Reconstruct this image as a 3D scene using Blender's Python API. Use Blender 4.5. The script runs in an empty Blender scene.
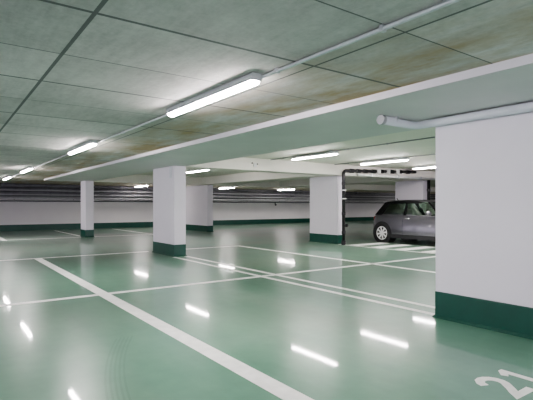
import bpy, bmesh, math, random
from mathutils import Vector, Matrix
random.seed(7)
scene = bpy.context.scene
COL = scene.collection
PI = math.pi

# ------------------------------------------------------------------ materials
class NT:
    def __init__(s, name):
        s.m = bpy.data.materials.new(name); s.m.use_nodes = True
        s.t = s.m.node_tree; s.t.nodes.clear()
        s.out = s.t.nodes.new('ShaderNodeOutputMaterial')
        s.b = s.t.nodes.new('ShaderNodeBsdfPrincipled')
        s.t.links.new(s.b.outputs[0], s.out.inputs[0])
    def n(s, ty, **kw):
        nd = s.t.nodes.new(ty)
        for k, v in kw.items():
            if k in nd.inputs: nd.inputs[k].default_value = v
            else: setattr(nd, k, v)
        return nd
    def l(s, a, b): s.t.links.new(a, b)
    def val(s, x, sock):
        if isinstance(x, (int, float)): sock.default_value = x
        else: s.l(x, sock)
    def math(s, op, a, b=0.0, c=None):
        nd = s.t.nodes.new('ShaderNodeMath'); nd.operation = op
        s.val(a, nd.inputs[0]); s.val(b, nd.inputs[1])
        if c is not None: s.val(c, nd.inputs[2])
        return nd.outputs[0]
    def pos(s, scale=(1, 1, 1)):
        g = s.n('ShaderNodeTexCoord')
        mp = s.n('ShaderNodeMapping'); mp.inputs['Scale'].default_value = scale
        s.l(g.outputs['Object'], mp.inputs['Vector'])
        return mp.outputs[0]
    def noise(s, scale, detail=4, rough=.55, vec=None):
        nd = s.n('ShaderNodeTexNoise'); nd.inputs['Scale'].default_value = scale
        nd.inputs['Detail'].default_value = detail; nd.inputs['Roughness'].default_value = rough
        s.l(vec if vec is not None else s.pos(), nd.inputs['Vector'])
        return nd.outputs['Fac']
    def ramp(s, fac, stops):
        r = s.n('ShaderNodeValToRGB'); e = r.color_ramp.elements
        while len(e) < len(stops): e.new(.5)
        for i, (p, c) in enumerate(stops):
            e[i].position = p; e[i].color = (*c, 1) if len(c) == 3 else c
        s.l(fac, r.inputs[0]); return r.outputs[0]
    def mix(s, fac, a, b):
        m = s.n('ShaderNodeMix'); m.data_type = 'RGBA'
        s.val(fac, m.inputs[0])
        for x, k in ((a, 6), (b, 7)):
            if isinstance(x, tuple): m.inputs[k].default_value = (*x, 1)
            else: s.l(x, m.inputs[k])
        return m.outputs[2]
    def bump(s, h, strength=.2, dist=.01):
        b = s.n('ShaderNodeBump'); b.inputs['Strength'].default_value = strength
        b.inputs['Distance'].default_value = dist
        s.l(h, b.inputs['Height']); s.l(b.outputs[0], s.b.inputs['Normal'])

def paint(name, col, rough=.6, metal=0, var=.06, scale=3.0, coat=0, spec=.5, bump=0):
    t = NT(name)
    f = t.noise(scale, 5)
    d = tuple(c * (1 - var) for c in col); u = tuple(min(1, c * (1 + var)) for c in col)
    t.l(t.ramp(f, [(.3, d), (.7, u)]), t.b.inputs['Base Color'])
    t.b.inputs['Roughness'].default_value = rough
    t.b.inputs['Metallic'].default_value = metal
    t.b.inputs['Coat Weight'].default_value = coat
    t.b.inputs['Coat Roughness'].default_value = .05
    t.b.inputs['Specular IOR Level'].default_value = spec
    if bump: t.bump(t.noise(60, 3), bump, .004)
    return t.m

def emitter(name, col, strength):
    t = NT(name)
    t.b.inputs['Base Color'].default_value = (.9, .9, .9, 1)
    t.b.inputs['Roughness'].default_value = .4
    t.b.inputs['Emission Color'].default_value = (*col, 1)
    t.b.inputs['Emission Strength'].default_value = strength
    return t.m

def floor_material():
    t = NT('green_epoxy_floor')
    big = t.noise(.55, 5, .6)
    fine = t.noise(5, 6, .65)
    streak = t.noise(1.0, 5, .6, t.pos((2.2, .35, 1)))
    f = t.math('ADD', t.math('MULTIPLY', big, .5), t.math('ADD', t.math('MULTIPLY', fine, .2), t.math('MULTIPLY', streak, .3)))
    c = t.ramp(f, [(.36, (.105, .25, .172)), (.5, (.14, .305, .215)), (.64, (.185, .355, .26))])
    # worn, faintly brownish patches
    worn = t.ramp(t.noise(.33, 3, .5, t.pos((1, .6, 1))), [(.45, (0, 0, 0)), (.75, (1, 1, 1))])
    c = t.mix(t.math('MULTIPLY', worn, .5), c, (.24, .265, .21))
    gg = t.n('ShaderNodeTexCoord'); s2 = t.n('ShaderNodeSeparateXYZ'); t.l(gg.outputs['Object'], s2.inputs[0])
    far = t.ramp(t.math('DIVIDE', t.math('ADD', s2.outputs[1], t.math('MULTIPLY', s2.outputs[0], .45)), 20.0), [(.36, (0, 0, 0)), (.8, (1, 1, 1))])  # beige-grey mix that grows with distance, broken up by noise
    far_mix = t.math('MULTIPLY', far, t.math('ADD', .15, t.math('MULTIPLY', t.ramp(t.noise(.8, 3, .5, t.pos((.5, 1.3, 1))), [(.3, (0, 0, 0)), (.7, (1, 1, 1))]), .45)))
    c = t.mix(far_mix, c, (.27, .265, .215))
    # curved tyre scuffs: concentric arcs
    g = t.n('ShaderNodeTexCoord'); sp = t.n('ShaderNodeSeparateXYZ'); t.l(g.outputs['Object'], sp.inputs[0])
    def arc(cx, cy, r0, r1, freq, amt, c, y0, y1):
        dx = t.math('SUBTRACT', sp.outputs[0], cx); dy = t.math('SUBTRACT', sp.outputs[1], cy)
        r = t.math('SQRT', t.math('ADD', t.math('MULTIPLY', dx, dx), t.math('MULTIPLY', dy, dy)))
        inb = t.math('MULTIPLY', t.math('GREATER_THAN', r, r0), t.math('LESS_THAN', r, r1))
        iny = t.math('MULTIPLY', t.math('GREATER_THAN', sp.outputs[1], y0), t.math('LESS_THAN', sp.outputs[1], y1))
        w = t.math('GREATER_THAN', t.math('SINE', t.math('MULTIPLY', r, freq)), .1)
        m = t.math('MULTIPLY', t.math('MULTIPLY', inb, iny), t.math('MULTIPLY', w, amt))
        return t.mix(m, c, (.04, .13, .09))
    c = arc(5.83, 1.89, 4.92, 5.09, 190, .2, c, 2.5, 4.25)
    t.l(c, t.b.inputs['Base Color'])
    rr = t.math('ADD', .04, t.math('MULTIPLY', t.noise(1.0, 2, .5), .08))
    t.l(t.math('ADD', .28, t.math('MULTIPLY', rr, .3)), t.b.inputs['Roughness'])
    t.b.inputs['Specular IOR Level'].default_value = .27
    t.b.inputs['Coat Weight'].default_value = .5; t.b.inputs['Coat IOR'].default_value = 1.5
    t.b.inputs['Coat Roughness'].default_value = .05
    t.bump(t.noise(2.0, 1), .015, .01)
    return t.m

def concrete_ceiling():
    t = NT('shuttered_concrete')
    g = t.n('ShaderNodeTexCoord'); sp = t.n('ShaderNodeSeparateXYZ'); t.l(g.outputs['Object'], sp.inputs[0])
    X, Y = sp.outputs[0], sp.outputs[1]
    big = t.noise(1.1, 6, .6)
    grain = t.noise(3.0, 6, .7, t.pos((5, .8, 1)))
    speck = t.noise(26, 4, .7)
    f = t.math('ADD', t.math('MULTIPLY', big, .45), t.math('ADD', t.math('MULTIPLY', grain, .3), t.math('MULTIPLY', speck, .25)))
    c = t.ramp(f, [(.36, (.46, .44, .435)), (.5, (.61, .585, .575)), (.64, (.74, .715, .70))])
    # each formwork board its own shade
    fl = t.n('ShaderNodeCombineXYZ')
    t.l(t.math('FLOOR', t.math('DIVIDE', t.math('SUBTRACT', X, .675), 1.575)), fl.inputs[0])
    t.l(t.math('FLOOR', t.math('DIVIDE', t.math('SUBTRACT', Y, 2.5), .81)), fl.inputs[1])
    wn = t.n('ShaderNodeTexWhiteNoise'); t.l(fl.outputs[0], wn.inputs['Vector'])
    shade = t.math('ADD', .86, t.math('MULTIPLY', wn.outputs['Value'], .2))
    sh = t.n('ShaderNodeMix'); sh.data_type = 'RGBA'; sh.blend_type = 'MULTIPLY'; sh.inputs[0].default_value = 1
    t.l(c, sh.inputs[6]); t.l(shade, sh.inputs[7]); c = sh.outputs[2]
    # brown damp stains toward the downstand beam
    st = t.math('MULTIPLY', t.ramp(t.noise(1.6, 5, .65, t.pos((1.6, .6, 1))), [(.36, (0, 0, 0)), (.62, (1, 1, 1))]),
                t.ramp(t.math('DIVIDE', X, 3.3), [(.58, (0, 0, 0)), (.86, (1, 1, 1))]))
    c = t.mix(t.math('MULTIPLY', st, .85), c, (.40, .28, .14))
    def joint(coord, off, per, w):
        u = t.math('DIVIDE', t.math('SUBTRACT', coord, off), per)
        d = t.math('ABSOLUTE', t.math('SUBTRACT', t.math('FRACT', t.math('ADD', u, .5)), .5))
        return t.math('LESS_THAN', d, w / per)
    jx = joint(X, .675, 1.575, .010); jy = joint(Y, 2.5, .81, .006); jy2 = joint(Y, .88, 1.62, .014)
    jx2 = t.math('LESS_THAN', t.math('ABSOLUTE', t.math('SUBTRACT', X, .675)), .013)
    j = t.math('MAXIMUM', t.math('MAXIMUM', jx, jx2), t.math('MAXIMUM', jy, jy2))
    c = t.mix(t.math('MULTIPLY', j, .82), c, (.10, .105, .11))
    t.l(c, t.b.inputs['Base Color']); t.b.inputs['Roughness'].default_value = .85
    t.bump(t.math('SUBTRACT', f, j), .3, .01)
    return t.m

M = {}
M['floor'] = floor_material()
M['concrete'] = concrete_ceiling()
M['soffit'] = paint('smooth_painted_soffit', (.66, .65, .645), .55, var=.05, scale=1.2)
M['cream'] = paint('cream_ceiling_paint', (.82, .79, .72), .7, var=.05, scale=1.0)
M['white'] = paint('white_wall_paint', (.70, .67, .725), .6, var=.02, scale=2, bump=.05)
M['wall'] = paint('white_masonry_paint', (.72, .70, .705), .7, var=.03, scale=1.0)
M['green'] = paint('dark_green_gloss_paint', (.004, .066, .043), .35, var=.12, scale=3)
M['line'] = paint('white_road_paint', (.90, .90, .87), .45, var=.09, scale=8)
M['lens'] = emitter('lit_tube_diffuser', (1.0, .925, .925), 46.0)
M['housing'] = paint('grey_lamp_housing', (.55, .56, .57), .5, var=.03)
M['galv'] = paint('galvanised_steel', (.62, .64, .66), .38, metal=.6, var=.06, scale=12)
M['greypipe'] = paint('grey_painted_pipe', (.60, .62, .67), .4, var=.03)
M['pipedark'] = paint('dark_pipe_insulation', (.12, .12, .135), .6, var=.2, scale=6)
M['pipemid'] = paint('mid_grey_pipe', (.30, .30, .31), .5, var=.1, scale=6)
M['pipelight'] = paint('light_grey_pipe', (.36, .36, .375), .5, var=.08, scale=6)
M['black'] = paint('black_cast_iron', (.012, .012, .013), .35, var=.2, scale=9)
M['foil'] = paint('white_pipe_wrap', (.75, .75, .72), .4, var=.1, scale=9)
M['silver'] = paint('silver_grey_car_paint', (.17, .167, .19), .3, metal=.75, var=.02, coat=1)
M['gloss_black'] = paint('gloss_black_paint', (.006, .006, .007), .3, var=.02, coat=0, spec=.35)
M['rubber'] = paint('tyre_rubber', (.016, .016, .017), .7, var=.15, scale=20)
M['trim'] = paint('black_plastic_trim', (.022, .022, .024), .5, var=.1)
M['alloy'] = paint('alloy_wheel_metal', (.85, .85, .85), .35, metal=.3, var=.03)
M['chrome'] = paint('chrome', (.85, .85, .86), .12, metal=1, var=.01)
M['seat'] = paint('dark_seat_cloth', (.03, .03, .034), .9, var=.2, scale=20)
M['redlamp'] = paint('red_tail_lamp', (.35, .01, .01), .15, var=.05, coat=1)
M['clearlamp'] = paint('clear_head_lamp', (.75, .77, .8), .1, var=.03, coat=1)
def glass():
    t = NT('green_tinted_glass')
    tr = t.n('ShaderNodeBsdfTransparent'); tr.inputs[0].default_value = (.50, .66, .58, 1)
    gl = t.n('ShaderNodeBsdfGlossy'); gl.inputs['Roughness'].default_value = .03
    gl.inputs['Color'].default_value = (.9, .95, .93, 1)
    fr = t.n('ShaderNodeFresnel'); fr.inputs['IOR'].default_value = 1.5
    tint = t.ramp(t.noise(2, 2), [(.3, (.70, .84, .77)), (.7, (.73, .86, .79))]); t.l(tint, tr.inputs[0])
    mx = t.n('ShaderNodeMixShader')
    t.l(t.math('ADD', fr.outputs[0], .14), mx.inputs[0]); t.l(tr.outputs[0], mx.inputs[1]); t.l(gl.outputs[0], mx.inputs[2])
    t.l(mx.outputs[0], t.out.inputs[0]); t.t.nodes.remove(t.b)
    return t.m
M['glass'] = glass()

# ------------------------------------------------------------------ mesh helpers
def obj(name, bm, mat, parent=None, smooth=False, bevel=0, loc=None):
    bmesh.ops.recalc_face_normals(bm, faces=bm.faces)
    me = bpy.data.meshes.new(name); bm.to_mesh(me); bm.free()
    if smooth:
        for p in me.polygons: p.use_smooth = True
    o = bpy.data.objects.new(name, me); COL.objects.link(o)
    me.materials.append(M[mat])
    if parent: o.parent = parent
    if loc: o.location = loc
    if bevel:
        b = o.modifiers.new('Bevel', 'BEVEL'); b.width = bevel; b.segments = 2; b.limit_method = 'ANGLE'
    return o

def thing(name, label, cat, loc=(0, 0, 0), rotz=0, group=None):
    o = bpy.data.objects.new(name, None); COL.objects.link(o)
    o.location = loc; o.rotation_euler = (0, 0, rotz); o.empty_display_size = .2
    return tag(o, label, cat, group)
def tag(o, label, cat, group=None):
    o['label'] = label; o['category'] = cat
    if group: o['group'] = group
    return o
def struct(name, bm, mat, **k):
    o = obj(name, bm, mat, **k); o['kind'] = 'structure'; return o
def dup(root, loc, label, rotz=None):
    r = root.copy(); COL.objects.link(r); r.location = loc; r['label'] = label
    if rotz is not None: r.rotation_euler = (0, 0, rotz)
    for ch in list(root.children):
        c = ch.copy(); COL.objects.link(c); c.parent = r
        for g in ch.children:
            d = g.copy(); COL.objects.link(d); d.parent = c
    return r

def box(bm, x0, x1, y0, y1, z0, z1):
    v = [bm.verts.new((x, y, z)) for z in (z0, z1) for y in (y0, y1) for x in (x0, x1)]
    for f in ((0, 2, 3, 1), (4, 5, 7, 6), (0, 1, 5, 4), (2, 6, 7, 3), (0, 4, 6, 2), (1, 3, 7, 5)):
        bm.faces.new([v[i] for i in f])
    return bm
def B(*a): return box(bmesh.new(), *a)

def tube(bm, path, r, n=12, rad=None):
    P = [Vector(p) for p in path]; rings = []
    up = None
    for i, p in enumerate(P):
        if i == 0: d = P[1] - P[0]
        elif i == len(P) - 1: d = P[-1] - P[-2]
        else: d = (P[i + 1] - p).normalized() + (p - P[i - 1]).normalized()
        d.normalize()
        if up is None:
            up = Vector((0, 0, 1)) if abs(d.z) < .9 else Vector((1, 0, 0))
        s = d.cross(up).normalized(); up = s.cross(d).normalized()
        rr = rad[i] if rad else r
        rings.append([bm.verts.new(p + (s * math.cos(a) + up * math.sin(a)) * rr) for a in [2 * PI * k / n for k in range(n)]])
    for a, b in zip(rings, rings[1:]):
        for k in range(n): bm.faces.new((a[k], a[(k + 1) % n], b[(k + 1) % n], b[k]))
    bm.faces.new(rings[0][::-1]); bm.faces.new(rings[-1])
    return bm
def T(path, r, n=12, rad=None): return tube(bmesh.new(), path, r, n, rad)

def arc_path(p0, c, p1, k=6):      # quadratic bend p0 -> p1 with control c
    p0, c, p1 = Vector(p0), Vector(c), Vector(p1)
    return [p0 * (1 - t) ** 2 + c * 2 * t * (1 - t) + p1 * t * t for t in [i / k for i in range(k + 1)]]

def prism(bm, pts, vec):           # closed polygon pts extruded by vec
    v = Vector(vec); a = [bm.verts.new(Vector(p)) for p in pts]; b = [bm.verts.new(Vector(p) + v) for p in pts]
    n = len(a)
    bm.faces.new(a[::-1]); bm.faces.new(b)
    for i in range(n): bm.faces.new((a[i], a[(i + 1) % n], b[(i + 1) % n], b[i]))
    return bm

# ------------------------------------------------------------------ geometry of the hall (metres, camera above the origin)
H = 1.25
XL, XR, YN, YF = -7.0, 36.0, -6.0, 25.2
Z_SOF, Z_LEFT, Z_RIGHT, TOP = 2.22, 2.285, 2.55, 2.9
BX0, BX1 = 3.27, 4.93
YEND = 19.2
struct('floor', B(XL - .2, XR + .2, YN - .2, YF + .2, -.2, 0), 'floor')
struct('ceiling', B(XL, BX0, YN, YF, Z_LEFT, TOP), 'concrete')
struct('ceiling.001', B(BX1, XR, YN, YEND, Z_RIGHT, TOP), 'cream')
struct('ceiling.002', B(BX0, XR, YEND, YF, Z_LEFT + .01, TOP), 'concrete')
struct('wall_back', B(XL - .2, XR + .2, YF, YF + .2, 0, TOP), 'wall')
struct('wall_right', B(XR, XR + .2, YN, YF, 0, TOP), 'wall')
struct('baseboard_back', B(XL, XR, YF - .006, YF, 0, .30), 'green')
struct('baseboard_right', B(XR - .006, XR, YN, YF - .006, 0, .30), 'green')
# beams
struct('beam', B(BX0, BX1, YN, YEND, Z_SOF, TOP), 'soffit')
struct('trim_1', B(BX0 - .006, BX0, YN, YEND, Z_SOF, Z_LEFT), 'white')
CB0, CB1 = 10.2, 10.75
struct('beam.001', B(BX1, XR, CB0, CB1, Z_SOF, Z_RIGHT), 'cream')
struct('beam.002', B(BX1, XR, 18.7, YEND, Z_SOF, Z_RIGHT), 'cream')
struct('beam.003', B(9.85, 10.9, CB1, 18.7, Z_SOF, Z_RIGHT), 'cream')
struct('beam.005', B(14.4, 15.4, CB1, 18.7, Z_SOF, Z_RIGHT), 'cream')
struct('beam.004', B(10.0, 10.7, YEND, 21.7, Z_SOF, Z_LEFT + .01), 'cream')

# pillars
PB = .29
def pillar(x0, x1, y0, y1, label, top=Z_SOF):
    t = thing('pillar', label, 'pillar', ((x0 + x1) / 2, (y0 + y1) / 2, 0), 0, 'white pillars with green base bands')
    a, b = (x1 - x0) / 2, (y1 - y0) / 2
    obj('shaft', B(-a, a, -b, b, PB, top), 'white', t, bevel=.008)
    obj('base_band', B(-a - .004, a + .004, -b - .004, b + .004, 0, PB), 'green', t, bevel=.006)
    # cove fillet between band and floor
    bm = bmesh.new()
    c = [(-a, -b), (a, -b), (a, b), (-a, b)]
    lo = [bm.verts.new((x + math.copysign(.03, x), y + math.copysign(.03, y), .001)) for x, y in c]
    hi = [bm.verts.new((x + math.copysign(.006, x), y + math.copysign(.006, y), .03)) for x, y in c]
    for i in range(4): bm.faces.new((lo[i], lo[(i + 1) % 4], hi[(i + 1) % 4], hi[i]))
    obj('floor_fillet', bm, 'green', t)
    return t
p1 = pillar(4.49, 4.85, 1.63, 2.97, 'large nearest white pillar at the right with grey pipe along its top')
p2 = pillar(4.62, 4.93, 10.20, 11.54, 'white pillar left of centre at the far end of the double white lines')
p4 = pillar(4.62, 4.93, 18.45, 19.2, 'narrow-looking far white pillar standing alone toward the left wall')
p3 = pillar(10.2, 10.5, 18.8, 21.5, 'far white pillar half hidden just right of the central-left pillar')
p5 = pillar(10.42, 10.72, 10.45, 11.80, 'white pillar in the middle with black drainpipe on its right edge')
p6 = pillar(15.0, 15.3, 10.45, 11.75, 'white pillar standing behind the grey car')
obj('wall_plate', B(-.012, 0, -.06, .06, 0, .28), 'greypipe', p2, bevel=.004, loc=(-.155, -.47, 1.93))

# ------------------------------------------------------------------ floor markings
LZ = .0025
def line(x0, x1, y0, y1, label, z=LZ, group='white floor lines'):
    o = obj('floor_line', B(0, x1 - x0, 0, y1 - y0, 0, z), 'line', loc=(x0, y0, 0.0005))
    return tag(o, label, 'floor marking', group)
line(1.785, 1.945, -1.5, 11.70, 'long broad white bay line running diagonally through the foreground floor')
line(4.54, 4.63, 2.99, 10.15, 'left stripe of the double white line between the two nearest pillars')
line(4.86, 4.95, 2.99, 10.15, 'right stripe of the double white line between the two nearest pillars')
line(-3.0, 1.785, 6.42, 6.54, 'white cross line left of the broad foreground line', z=.0022)
line(1.945, 4.54, 6.42, 6.54, 'white cross line from the broad line to the double line')
line(4.63, 4.86, 6.42, 6.54, 'short white link inside the double line')
line(4.95, 10.30, 6.42, 6.54, 'white cross line right of the double line reaching toward the car')
line(-4.0, 4.58, 11.72, 11.83, 'white cross line meeting the far left side of the central-left pillar', z=.0022)
line(4.98, 7.43, 11.72, 11.83, 'white cross line right of the central-left pillar')
line(7.43, 7.54, 3.0, 11.83, 'white bay line crossing the floor left of the middle pillar')
line(7.43, 7.54, 18.4, 24.4, 'far white bay line near the back wall right of the lone pillar')
line(4.58, 4.68, 19.3, 24.4, 'far white bay line behind the narrow lone pillar')
line(1.79, 1.94, 18.4, 24.4, 'far white bay line at the left edge near the back wall')
line(-4.0, 4.5, 18.6, 18.70, 'faint far white cross line left of the narrow lone pillar', z=.0022)
line(4.98, 7.43, 18.6, 18.70, 'faint far white cross line right of the narrow lone pillar')
line(10.34, 10.42, 3.0, 10.35, 'near border line of the hatched strip beside the grey car')
words = ['first', 'second', 'third', 'fourth', 'fifth', 'sixth', 'seventh', 'eighth']
for k in range(8):
    y = 9.62 - k * .87
    tag(obj('hatch_stripe', B(0, 1.5, 0, .38, 0, LZ), 'line', loc=(10.5, y, .0005)),
        'broad white hatch stripe beside the grey car, %s counted from the middle pillar' % words[k], 'floor marking', 'hatch stripes beside the car')

# painted bay number 21
def ribbon(pts, w):                 # flat ribbon along pts (x, y)
    bm = bmesh.new(); P = [Vector((x, y)) for x, y in pts]; L = []; R = []
    for i, p in enumerate(P):
        if i == 0: d = (P[1] - p).normalized(); nrm = Vector((-d.y, d.x)); k = 1
        elif i == len(P) - 1: d = (p - P[i - 1]).normalized(); nrm = Vector((-d.y, d.x)); k = 1
        else:
            a = (p - P[i - 1]).normalized(); b = (P[i + 1] - p).normalized()
            na = Vector((-a.y, a.x)); nb = Vector((-b.y, b.x)); nrm = (na + nb).normalized(); k = min(2.2, 1 / max(.3, nrm.dot(na)))
        L.append(p + nrm * w * .5 * k); R.append(p - nrm * w * .5 * k)
    poly = L + R[::-1]
    lo = [[bm.verts.new((q.x, q.y, z)) for q in poly] for z in (0, .003)]
    n = len(P); N = len(poly)
    for i in range(n - 1):
        for s in (0, 1): bm.faces.new((lo[s][i], lo[s][i + 1], lo[s][N - 2 - i], lo[s][N - 1 - i]))
    for i in range(N): bm.faces.new((lo[0][i], lo[0][(i + 1) % N], lo[1][(i + 1) % N], lo[1][i]))
    return bm
num = thing('bay_number', 'white painted bay number 21 on the floor before the nearest pillar', 'bay number', (3.03, 1.40, .0005))
cx, cy, r = .115, .225, .085
two = [(cx + r * math.cos(a), cy + r * math.sin(a)) for a in [math.radians(q) for q in (170, 145, 115, 90, 65, 40, 15, -10, -35)]]
two += [(.12, .105), (.075, .065), (.04, .027), (.235, .027)]
obj('digit_two', ribbon(two, .062), 'line', num)
one = bmesh.new()
prism(one, [(.375, 0, 0), (.43, 0, 0), (.43, .325, 0), (.385, .325, 0), (.315, .27, 0), (.335, .225, 0), (.375, .245, 0)], (0, 0, .003))
obj('digit_one', one, 'line', num)

# ------------------------------------------------------------------ tube lamps
def lamp_proto(label, loc, group, drop):
    t = thing('tube_lamp', label, 'ceiling lamp', loc, 0, group)
    L = .80
    # loc.z is the underside of the lens ; housing above, drop up to the ceiling
    bm = bmesh.new()
    prof = [(-.050, .036), (-.050, .042), (-.042, .052), (-.042, .088), (-.034, .093), (.034, .093), (.042, .088), (.042, .052), (.050, .042), (.050, .036)]
    prism(bm, [(x, -L, z) for x, z in prof], (0, 2 * L, 0)); obj('housing', bm, 'housing', t)
    bm = bmesh.new()
    prof = [(-.038, .036), (-.038, .020), (-.028, .012), (-.012, .008), (.012, .008), (.028, .012), (.038, .020), (.038, .036)]
    prism(bm, [(x, -L + .012, z) for x, z in prof], (0, 2 * L - .024, 0)); obj('diffuser', bm, 'lens', t)
    for s in (-1, 1):
        bm = bmesh.new()
        prof = [(-.042, .036), (-.042, .092), (.042, .092), (.042, .036)]
        prism(bm, [(x, s * L, z) for x, z in prof], (0, s * .02, 0)); obj('end_cap', bm, 'housing', t)
        bm = bmesh.new(); box(bm, -.02, .02, s * .6 - .02, s * .6 + .02, .090, drop + .002); obj('bracket', bm, 'galv', t)
    return t
LG = 'tube lamps over the left bays'
ZL = 2.19
la = lamp_proto('large lit tube lamp nearest overhead, hung on the long conduit', (2.0, 3.70, ZL), LG, Z_LEFT - ZL)
dup(la, (1.97, 8.15, ZL), 'second lit tube lamp along the left conduit')
dup(la, (1.95, 14.1, ZL), 'third lit tube lamp along the left conduit, small and distant')
dup(la, (1.95, 18.6, ZL), 'farthest lit tube lamp on the left conduit, at the left edge')
dup(la, (2.0, -.75, ZL), 'tube lamp on the left conduit above the viewpoint')
RG = 'tube lamps over the right bays'
ZR = 2.42
lb = lamp_proto('lit tube lamp before the middle pillar, under the cream ceiling', (7.45, 8.3, ZR), RG, Z_RIGHT - ZR)
dup(lb, (7.3, 14.2, ZR), 'lit tube lamp seen just right of the central-left pillar top')
dup(lb, (9.95, 8.2, ZR), 'lit tube lamp above the black pipe, left of the car')
dup(lb, (12.55, 8.3, ZR), 'lit tube lamp over the grey car beside the nearest pillar')
dup(lb, (7.45, 2.6, ZR), 'tube lamp in the aisle hidden behind the nearest pillar')
dup(lb, (9.95, 2.6, ZR), 'tube lamp over the hatched strip, hidden behind the nearest pillar')
dup(lb, (18.2, 13.3, ZR), 'tube lamp in the bay beyond the pillar behind the car')
FG = 'small far tube lamps before the pipe rack'
ZF = 2.285
lc = dup(la, (8.3, 22.3, 2.20), 'far lit tube lamp left of the central-left pillar, before the pipe rack'); lc['group'] = FG
dup(lc, (13.1, 21.9, 2.20), 'far lit tube lamp right of the half hidden far pillar')
dup(lc, (17.4, 21.9, 2.20), 'far lit tube lamp just left of the middle pillar')
dup(lc, (21.6, 21.9, 2.20), 'far lit tube lamp just right of the middle pillar')
dup(lc, (30.8, 21.9, 2.20), 'added unseen tube lamp brightening the far pipe rack, behind the pillar by the car')  # extra lamp out of view, added to lighten the dark right end of the rack

# conduits
def conduit(path, r, label, clips, mat='galv', ztop=None):
    o0 = path[0]
    t = thing('conduit', label, 'conduit', o0)
    rel = [Vector(p) - Vector(o0) for p in path]
    obj('pipe', T(rel, r, 10), mat, t, smooth=True)
    for c in clips:
        d = Vector(c) - Vector(o0)
        obj('clip', B(d.x - .018, d.x + .018, d.y - .012, d.y + .012, d.z - r - .004, (ztop - o0[2]) if ztop else d.z + r), mat, t)
    return t
zc = Z_LEFT - .02
conduit([(2.058, -5.9, zc), (2.058, 23.2, zc)], .014, 'long grey steel conduit running along the left lamp row', [(2.058, y, zc) for y in (.2, 1.7, 2.7, 4.7, 6.2, 7.1, 9.2, 11, 13, 15.2, 17)], ztop=Z_LEFT)
conduit([(7.53, -5.9, Z_RIGHT - .016), (7.53, 10.18, Z_RIGHT - .016)], .013, 'thin dark conduit along the cream ceiling beside the aisle lamps', [(7.53, y, Z_RIGHT - .016) for y in (3, 4.6, 6.1, 7.2, 9.6)], 'pipemid', Z_RIGHT)
conduit([(10.03, -5.9, Z_RIGHT - .016), (10.03, 10.18, Z_RIGHT - .016)], .013, 'thin dark conduit along the cream ceiling nearest the grey car', [(10.03, y, Z_RIGHT - .016) for y in (4.6, 6.1, 7.2, 9.6)], 'pipemid', Z_RIGHT)

# grey pipe on the nearest pillar
t = thing('drain_pipe', 'pale grey pipe bending round the top of the nearest pillar', 'pipe', (4.43, 2.9, 2.164))
path = [(-.60, .28, .005), (-.10, .28, 0)] + [tuple(p) for p in arc_path((-.10, .28, 0), (0, .28, 0), (0, .18, 0))][1:] + [(0, -4.0, 0)]
obj('pipe', T(path, .045, 16), 'greypipe', t, smooth=True)
obj('coupling', T([(-.62, .28, .005), (-.57, .28, .005)], .051, 16), 'pipelight', t, smooth=False)
obj('clip', B(-.40, -.38, .232, .328, 0, .056), 'galv', t)
obj('clip', B(-.049, .049, -2.0, -1.97, 0, .056), 'galv', t)

# black drainpipe on the middle pillar and along the cross beam
t = thing('downpipe', 'black drainpipe down the middle pillar and along the beam toward the car', 'pipe', (10.36, 10.12, 0))
zt = 2.36
pts = [(0, 0, .01), (0, 0, zt - .14)] + [tuple(p) for p in arc_path((0, 0, zt - .14), (0, 0, zt), (.14, 0, zt))][1:]
pts += [(3.7, 0, zt + .11)]
def pz(x): return zt + .11 * (x - .14) / 3.56
obj('pipe', T(pts, .052, 14), 'black', t, smooth=True)
for z in (.35, .95, 1.9): obj('collar', T([(0, 0, z), (0, 0, z + .09)], .064, 14), 'black', t)
obj('foot', T([(0, 0, 0), (0, 0, .14)], .07, 14), 'black', t)
obj('valve', T([(0, 0, .62), (.06, -.12, .62)], .05, 12), 'black', t)
for x in (.3, .62, .95, 1.35, 1.75, 2.3, 2.75, 3.2): obj('collar', T([(x, 0, pz(x)), (x + .14, 0, pz(x))], .068, 14), 'black', t)
for z in (1.45, 1.72): obj('bracket', B(-.07, .07, -.06, .06, z, z + .03), 'foil', t)
for x in (1.55, 2.05, 2.55): obj('bracket', B(x, x + .16, -.07, .079, pz(x) - .075, pz(x) + .06), 'foil', t)
t = thing('heating_pipe', 'white wrapped pipe along the beam just under the black pipe', 'pipe', (11.0, 10.10, 2.255))
obj('pipe', T([(0, 0, 0), (4.2, 0, 0)], .045, 12), 'foil', t, smooth=True)
for x in (.6, 2.0, 3.3): obj('clip', B(x, x + .04, -.055, .10, -.055, .055), 'galv', t)
t = thing('downpipe', 'black drainpipe on the right edge of the pillar behind the car', 'pipe', (15.14, 10.30, 0))
obj('pipe', T([(0, 0, 0), (0, 0, Z_SOF)], .06, 14), 'black', t, smooth=True)
for z in (.5, 1.2, 1.8): obj('collar', T([(0, 0, z), (0, 0, z + .08)], .07, 14), 'black', t)

# small junction box with dark holes on the cross beam
t = thing('junction_box', 'small pale fitting high on the cream cross beam', 'fitting', (7.0, CB0, 2.36))
obj('box_body', B(-.05, .05, -.03, 0, -.05, .05), 'foil', t, bevel=.004)
obj('plug', T([(.08, 0, .03), (.08, -.02, .03)], .02, 10), 'black', t)
obj('plug', T([(-.09, 0, .05), (-.09, -.02, .05)], .02, 10), 'black', t)

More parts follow.
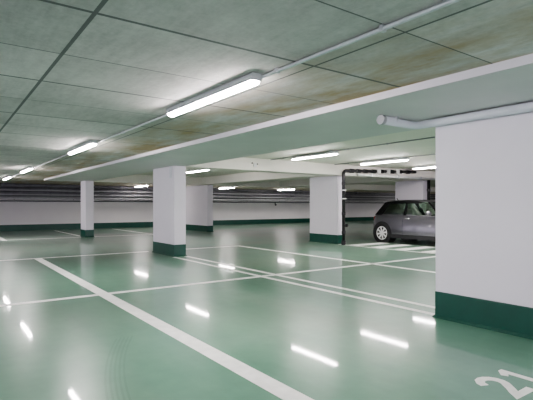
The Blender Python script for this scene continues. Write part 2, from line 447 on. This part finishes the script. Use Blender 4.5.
# pipe rack in front of the back wall
rack = [  # y, z, r, mat, label
    (23.55, 2.19, .075, 'pipedark', 'thick dark insulated pipe at the top of the far rack'),
    (23.75, 2.03, .060, 'pipedark', 'dark insulated pipe second from the top of the far rack'),
    (23.55, 1.965, .028, 'pipelight', 'thin pale pipe below the top dark pipes of the far rack'),
    (23.75, 1.86, .065, 'pipedark', 'dark insulated pipe in the middle of the far rack'),
    (23.55, 1.765, .030, 'pipelight', 'thin pale pipe in the middle of the far rack'),
    (23.75, 1.70, .028, 'pipedark', 'thin dark pipe near the bottom of the far rack'),
    (23.75, 1.60, .050, 'pipelight', 'pale grey pipe at the bottom of the far rack'),
]
for y, z, r, m, lab in rack:
    t = thing('service_pipe', lab, 'pipe', (XL + .05, y, z), 0, 'pipes of the far rack')
    Lx = XR - XL - .1
    obj('pipe', T([(0, 0, 0), (Lx, 0, 0)], r, 10), m, t, smooth=True)
    for x in (8.0 + z * 3, 16.0 + z, 22.5 + z * 2, 30 + z):
        obj('coupling', T([(x, 0, 0), (x + .22, 0, 0)], r * 1.3, 10), m, t)
tag(obj('cable_conduit', T([(0, 0, 0), (XR - XL - .1, 0, 0)], .028, 8), 'pipedark', loc=(XL + .05, YF - .05, 1.47)), 'thin dark conduit fixed along the white back wall', 'conduit')
t = thing('cable_tray', 'dark cable tray along the top of the back wall', 'cable tray', (XL + .05, 24.55, 1.72))
obj('tray_panel', B(0, XR - XL - .1, .45, .60, -.12, .56), 'pipemid', t)
obj('tray_lip', B(0, XR - XL - .1, .25, .45, .30, .34), 'pipedark', t)
hx = [XL + 2.0 + 2.6 * i for i in range(16)]
for i, x in enumerate(hx):
    pos = 'hanger bracket of the far pipe rack, narrow dark steel upright under the ceiling'
    tag(obj('pipe_hanger', B(-.02, .02, 0, .04, -.74, Z_LEFT - 2.26), 'pipemid', loc=(x, 23.84, 2.26)), pos, 'bracket', 'hangers of the far pipe rack')
t = thing('wall_valve', 'small dark valve hanging from the thin conduit on the back wall', 'valve', (19.0, YF - .05, 1.25))
obj('valve_body', T([(0, 0, 0), (0, 0, .19)], .03, 8), 'pipedark', t)
obj('valve_wheel', T([(0, -.06, .05), (0, -.09, .05)], .06, 12), 'pipedark', t)

# ------------------------------------------------------------------ car
car = thing('car', 'small silver-grey three-door hatchback with black roof parked behind the nearest pillar', 'car', (13.02, 8.86, 0), -PI / 2)
ST = [(-1.77, .58, .40, .70), (-1.73, .70, .31, .84), (-1.64, .775, .25, .94), (-1.48, .81, .21, .975), (-1.235, .83, .20, .975), (-.9, .835, .19, .965),
      (-.45, .84, .19, .95), (0, .84, .19, .935), (.45, .84, .19, .925), (.85, .835, .19, .915), (1.05, .83, .19, .90), (1.235, .82, .20, .885),
      (1.5, .77, .22, .83), (1.70, .67, .27, .74), (1.80, .55, .33, .62)]
PR = [(0, .92), (.1, .98), (.25, 1.0), (.45, 1.0), (.65, .985), (.82, .955), (.93, .915), (1, .86)]
def lerp(tab, x, c):
    for a, b in zip(tab, tab[1:]):
        if a[0] <= x <= b[0]:
            k = (x - a[0]) / (b[0] - a[0]); return a[c] + (b[c] - a[c]) * k
    return tab[0][c] if x < tab[0][0] else tab[-1][c]
def side_y(x, z):
    hw, zb, zt = lerp(ST, x, 1), lerp(ST, x, 2), lerp(ST, x, 3)
    return hw * lerp(PR, max(0, min(1, (z - zb) / (zt - zb))), 1)
bm = bmesh.new(); rings = []
for x, hw, zb, zt in ST:
    ring = [(hw * f, zb + (zt - zb) * t) for t, f in PR]
    crown = .02 if x > .9 else .0
    pts = [(0, zb)] + ring + [(hw * .45, zt + .012 + crown), (0, zt + .016 + crown)]
    full = [(x, y, z) for y, z in pts] + [(x, -y, z) for y, z in pts[-2:0:-1]]
    rings.append([bm.verts.new(p) for p in full])
n = len(rings[0])
for a, b in zip(rings, rings[1:]):
    for k in range(n): bm.faces.new((a[k], a[(k + 1) % n], b[(k + 1) % n], b[k]))
bm.faces.new(rings[0]); bm.faces.new(rings[-1])
body = obj('body', bm, 'silver', car, smooth=True)
# roof
def loft(secs):
    bm = bmesh.new(); R_ = [[bm.verts.new(p) for p in s] for s in secs]; n = len(R_[0])
    for a, b in zip(R_, R_[1:]):
        for k in range(n): bm.faces.new((a[k], a[(k + 1) % n], b[(k + 1) % n], b[k]))
    bm.faces.new(R_[0]); bm.faces.new(R_[-1]); return bm
def roof_sec(x, hw, z, th):
    up = [(x, hw * math.cos(a) if True else 0, z + .055 * math.sin(a) ** .8) for a in [PI * i / 10 for i in range(11)]]
    return up + [(x, -hw, z - th), (x, hw, z - th)]
obj('roof', loft([roof_sec(-1.34, .53, 1.335, .02), roof_sec(-1.22, .60, 1.362, .05), roof_sec(-.9, .625, 1.385, .07), roof_sec(-.3, .63, 1.392, .075),
                  roof_sec(.15, .61, 1.37, .06), roof_sec(.40, .57, 1.325, .03), roof_sec(.46, .54, 1.30, .02)]), 'gloss_black', car, smooth=True)
# pillars of the cabin and glazing
def quad_slab(pts, th, mat, name, parent):
    P = [Vector(p) for p in pts]; nrm = (P[1] - P[0]).cross(P[3] - P[0]).normalized() * th
    bm = bmesh.new(); prism(bm, [p - nrm * .5 for p in P], nrm); return obj(name, bm, mat, parent)
ZB, ZT = .93, 1.36
def sp(x, z, s):       # point on the cabin side plane
    k = (z - ZB) / (ZT - ZB); return (x, s * (.745 + (.595 - .745) * k), z)
for s in (-1, 1):
    for nm, (b0, b1, t0, t1) in {'front_pillar': (.86, .97, .38, .45), 'middle_pillar': (-.43, -.33, -.42, -.34), 'rear_pillar': (-1.60, -1.32, -1.27, -1.03)}.items():
        quad_slab([sp(b0, ZB, s), sp(b1, ZB, s), sp(t1, ZT, s), sp(t0, ZT, s)], .035, 'gloss_black', nm, car)
    quad_slab([sp(-.33, ZB + .02, s), sp(.86, ZB + .01, s), sp(.38, ZT, s), sp(-.34, ZT, s)], .008, 'glass', 'door_window', car)
    quad_slab([sp(-1.32, ZB + .03, s), sp(-.43, ZB + .02, s), sp(-.42, ZT, s), sp(-1.03, ZT, s)], .008, 'glass', 'rear_side_window', car)
    # belt moulding
    bm = bmesh.new()
    tube(bm, [(x, s * (side_y(x, lerp(ST, x, 3)) + .002), lerp(ST, x, 3) - .0) for x in (-1.6, -1.2, -.8, -.4, 0, .4, .8, .95)], .014, 6)
    obj('belt_moulding', bm, 'chrome', car, smooth=True)
    # door skin following the body, seam around it
    bm = bmesh.new(); G = []
    for i in range(9):
        x = -.40 + 1.22 * i / 8
        G.append([bm.verts.new((x, s * (side_y(x, z) + .007), z)) for z in [.30 + (.90 - .30) * j / 8 for j in range(9)]])
    for i in range(8):
        for j in range(8): bm.faces.new((G[i][j], G[i + 1][j], G[i + 1][j + 1], G[i][j + 1]))
    door = obj('door', bm, 'silver', car, smooth=True)
    bm = bmesh.new(); y = s * (side_y(-.22, .82) + .03)
    tube(bm, [(-.32, y - s * .022, .815), (-.30, y, .82), (-.16, y, .822), (-.13, y - s * .022, .82)], .017, 8); obj('handle', bm, 'chrome', door, smooth=True)
    bm = bmesh.new()
    for x in (-.41, .83): tube(bm, [(x, s * (side_y(x, z) + .001), z) for z in (.28, .45, .6, .75, .9)], .006, 5)
    obj('door_seam', bm, 'trim', car)
    bm = bmesh.new()
    prism(bm, [(-.85, s * .75, .17), (.86, s * .75, .17), (.86, s * .75, .30), (-.85, s * .75, .30)], (0, s * .10, 0)); obj('sill', bm, 'trim', car, bevel=.01)
    # mirror
    bm = bmesh.new(); bmesh.ops.create_uvsphere(bm, u_segments=16, v_segments=10, radius=1, matrix=Matrix.Translation((.62, s * .91, 1.0)) @ Matrix.Diagonal((.085, .115, .075, 1)))
    mir = obj('mirror', bm, 'silver', car, smooth=True)
    obj('mirror_arm', T([(.63, s * .74, .94), (.62, s * .86, .97)], .022, 8), 'trim', mir)
    # lamps
    bm = bmesh.new(); bmesh.ops.create_uvsphere(bm, u_segments=14, v_segments=8, radius=1, matrix=Matrix.Translation((-1.67, s * .66, .78)) @ Matrix.Diagonal((.06, .07, .11, 1)))
    obj('tail_lamp', bm, 'redlamp', car, smooth=True)
    bm = bmesh.new(); bmesh.ops.create_uvsphere(bm, u_segments=16, v_segments=8, radius=1, matrix=Matrix.Translation((1.58, s * .58, .74)) @ Matrix.Diagonal((.10, .12, .12, 1)))
    obj('head_lamp', bm, 'clearlamp', car, smooth=True)
    # wheels
    for wx in (-1.235, 1.235):
        R = .315
        bm = bmesh.new()
        tube(bm, [(wx, s * .50, R + .01), (wx, s * (side_y(wx, .5) + .012), R + .01)], .385, 32); obj('wheel_arch', bm, 'trim', car)
        prof = [(.20, -.095), (.285, -.10), (.308, -.08), (.315, -.05), (.315, .05), (.308, .08), (.285, .10), (.215, .095), (.205, .05)]
        bm = bmesh.new(); NS = 36; rg = []
        yc = s * .755
        for k in range(NS):
            a = 2 * PI * k / NS
            rg.append([bm.verts.new((r * math.cos(a), s * o_, r * math.sin(a))) for r, o_ in prof])
        for k in range(NS):
            a, b = rg[k], rg[(k + 1) % NS]
            for j in range(len(prof)):
                bm.faces.new((a[j], a[(j + 1) % len(prof)], b[(j + 1) % len(prof)], b[j]))
        w = obj('wheel', bm, 'rubber', car, smooth=True, loc=(wx, yc, R))
        bm = bmesh.new()
        NS = 36; prof2 = [(.19, .055), (.222, .060), (.228, .098), (.205, .104), (.195, .080)]
        rg = [[bm.verts.new((r * math.cos(2 * PI * k / NS), s * o_, r * math.sin(2 * PI * k / NS))) for r, o_ in prof2] for k in range(NS)]
        for k in range(NS):
            a, b = rg[k], rg[(k + 1) % NS]
            for j in range(5): bm.faces.new((a[j], a[(j + 1) % 5], b[(j + 1) % 5], b[j]))
        for k in range(8):
            a = 2 * PI * k / 8 + .2; c_, s_ = math.cos(a), math.sin(a)
            def q(r, tt): return (r * c_ - tt * s_, r * s_ + tt * c_)
            pl = [q(.03, -.026), q(.20, -.030), q(.20, .030), q(.03, .026)]
            prism(bm, [(u, s * .070, v) for u, v in pl], (0, s * .022, 0))
        tube(bm, [(0, s * .06, 0), (0, s * .10, 0)], .05, 20)
        obj('rim', bm, 'alloy', w)
        obj('brake_disc', T([(0, s * .02, 0), (0, s * .05, 0)], .19, 28), 'trim', w)
quad_slab([(.96, -.70, .93), (.96, .70, .93), (.43, .545, 1.345), (.43, -.545, 1.345)], .008, 'glass', 'windscreen', car)
quad_slab([(-1.61, .68, .965), (-1.61, -.68, .965), (-1.31, -.545, 1.35), (-1.31, .545, 1.35)], .008, 'glass', 'rear_window', car)
bm = bmesh.new(); prism(bm, [(-1.80, -.62, .33), (-1.80, .62, .33), (-1.68, .74, .33), (-1.68, -.74, .33)], (0, 0, .16)); obj('rear_bumper_trim', bm, 'trim', car, bevel=.02)
bm = bmesh.new(); prism(bm, [(1.74, -.62, .30), (1.74, .62, .30), (1.83, .48, .30), (1.83, -.48, .30)], (0, 0, .16)); obj('grille', bm, 'trim', car, bevel=.02)
obj('antenna', T([(-1.2, 0, 1.42), (-1.27, 0, 1.50)], .014, 8), 'trim', car)
for y in (-.36, .36):
    bm = bmesh.new(); prism(bm, [(-.10, y - .24, .80), (.02, y - .24, .80), (-.12, y - .22, 1.16), (-.24, y - .22, 1.16)], (0, .46, 0)); seat = obj('seat_back', bm, 'seat', car, bevel=.03)
    obj('head_rest', B(-.27, -.18, y - .12, y + .12, 1.17, 1.31), 'seat', seat, bevel=.02)
bm = bmesh.new(); prism(bm, [(-1.02, -.58, .85), (-.90, -.58, .85), (-1.02, -.56, 1.13), (-1.12, -.56, 1.13)], (0, 1.14, 0)); obj('rear_seat', bm, 'seat', car, bevel=.03)
bm = bmesh.new(); NS = 20
tube(bm, [(.42 - .05 * math.sin(a), .36 + .17 * math.cos(a), 1.0 + .17 * math.sin(a)) for a in [2 * PI * k / NS for k in range(NS + 1)]], .014, 6); obj('steering_wheel', bm, 'trim', car)

# ------------------------------------------------------------------ world, camera, colour
w = bpy.data.worlds.new('World'); scene.world = w; w.use_nodes = True
w.node_tree.nodes['Background'].inputs[0].default_value = (.86, .79, .93, 1)
w.node_tree.nodes['Background'].inputs[1].default_value = .95
F = 450.1
cam = bpy.data.cameras.new('Camera'); co = bpy.data.objects.new('Camera', cam); COL.objects.link(co)
cam.sensor_fit = 'HORIZONTAL'; cam.sensor_width = 36; cam.lens = 36 * F / 533
cam.shift_y = 5.5 / 533; cam.clip_start = .05; cam.clip_end = 200
co.location = (0, 0, H); co.rotation_euler = (PI / 2, 0, -math.radians(35.96))
scene.camera = co
scene.view_settings.view_transform = 'AgX'
scene.view_settings.look = 'AgX - Medium High Contrast'
scene.view_settings.exposure = 1.6
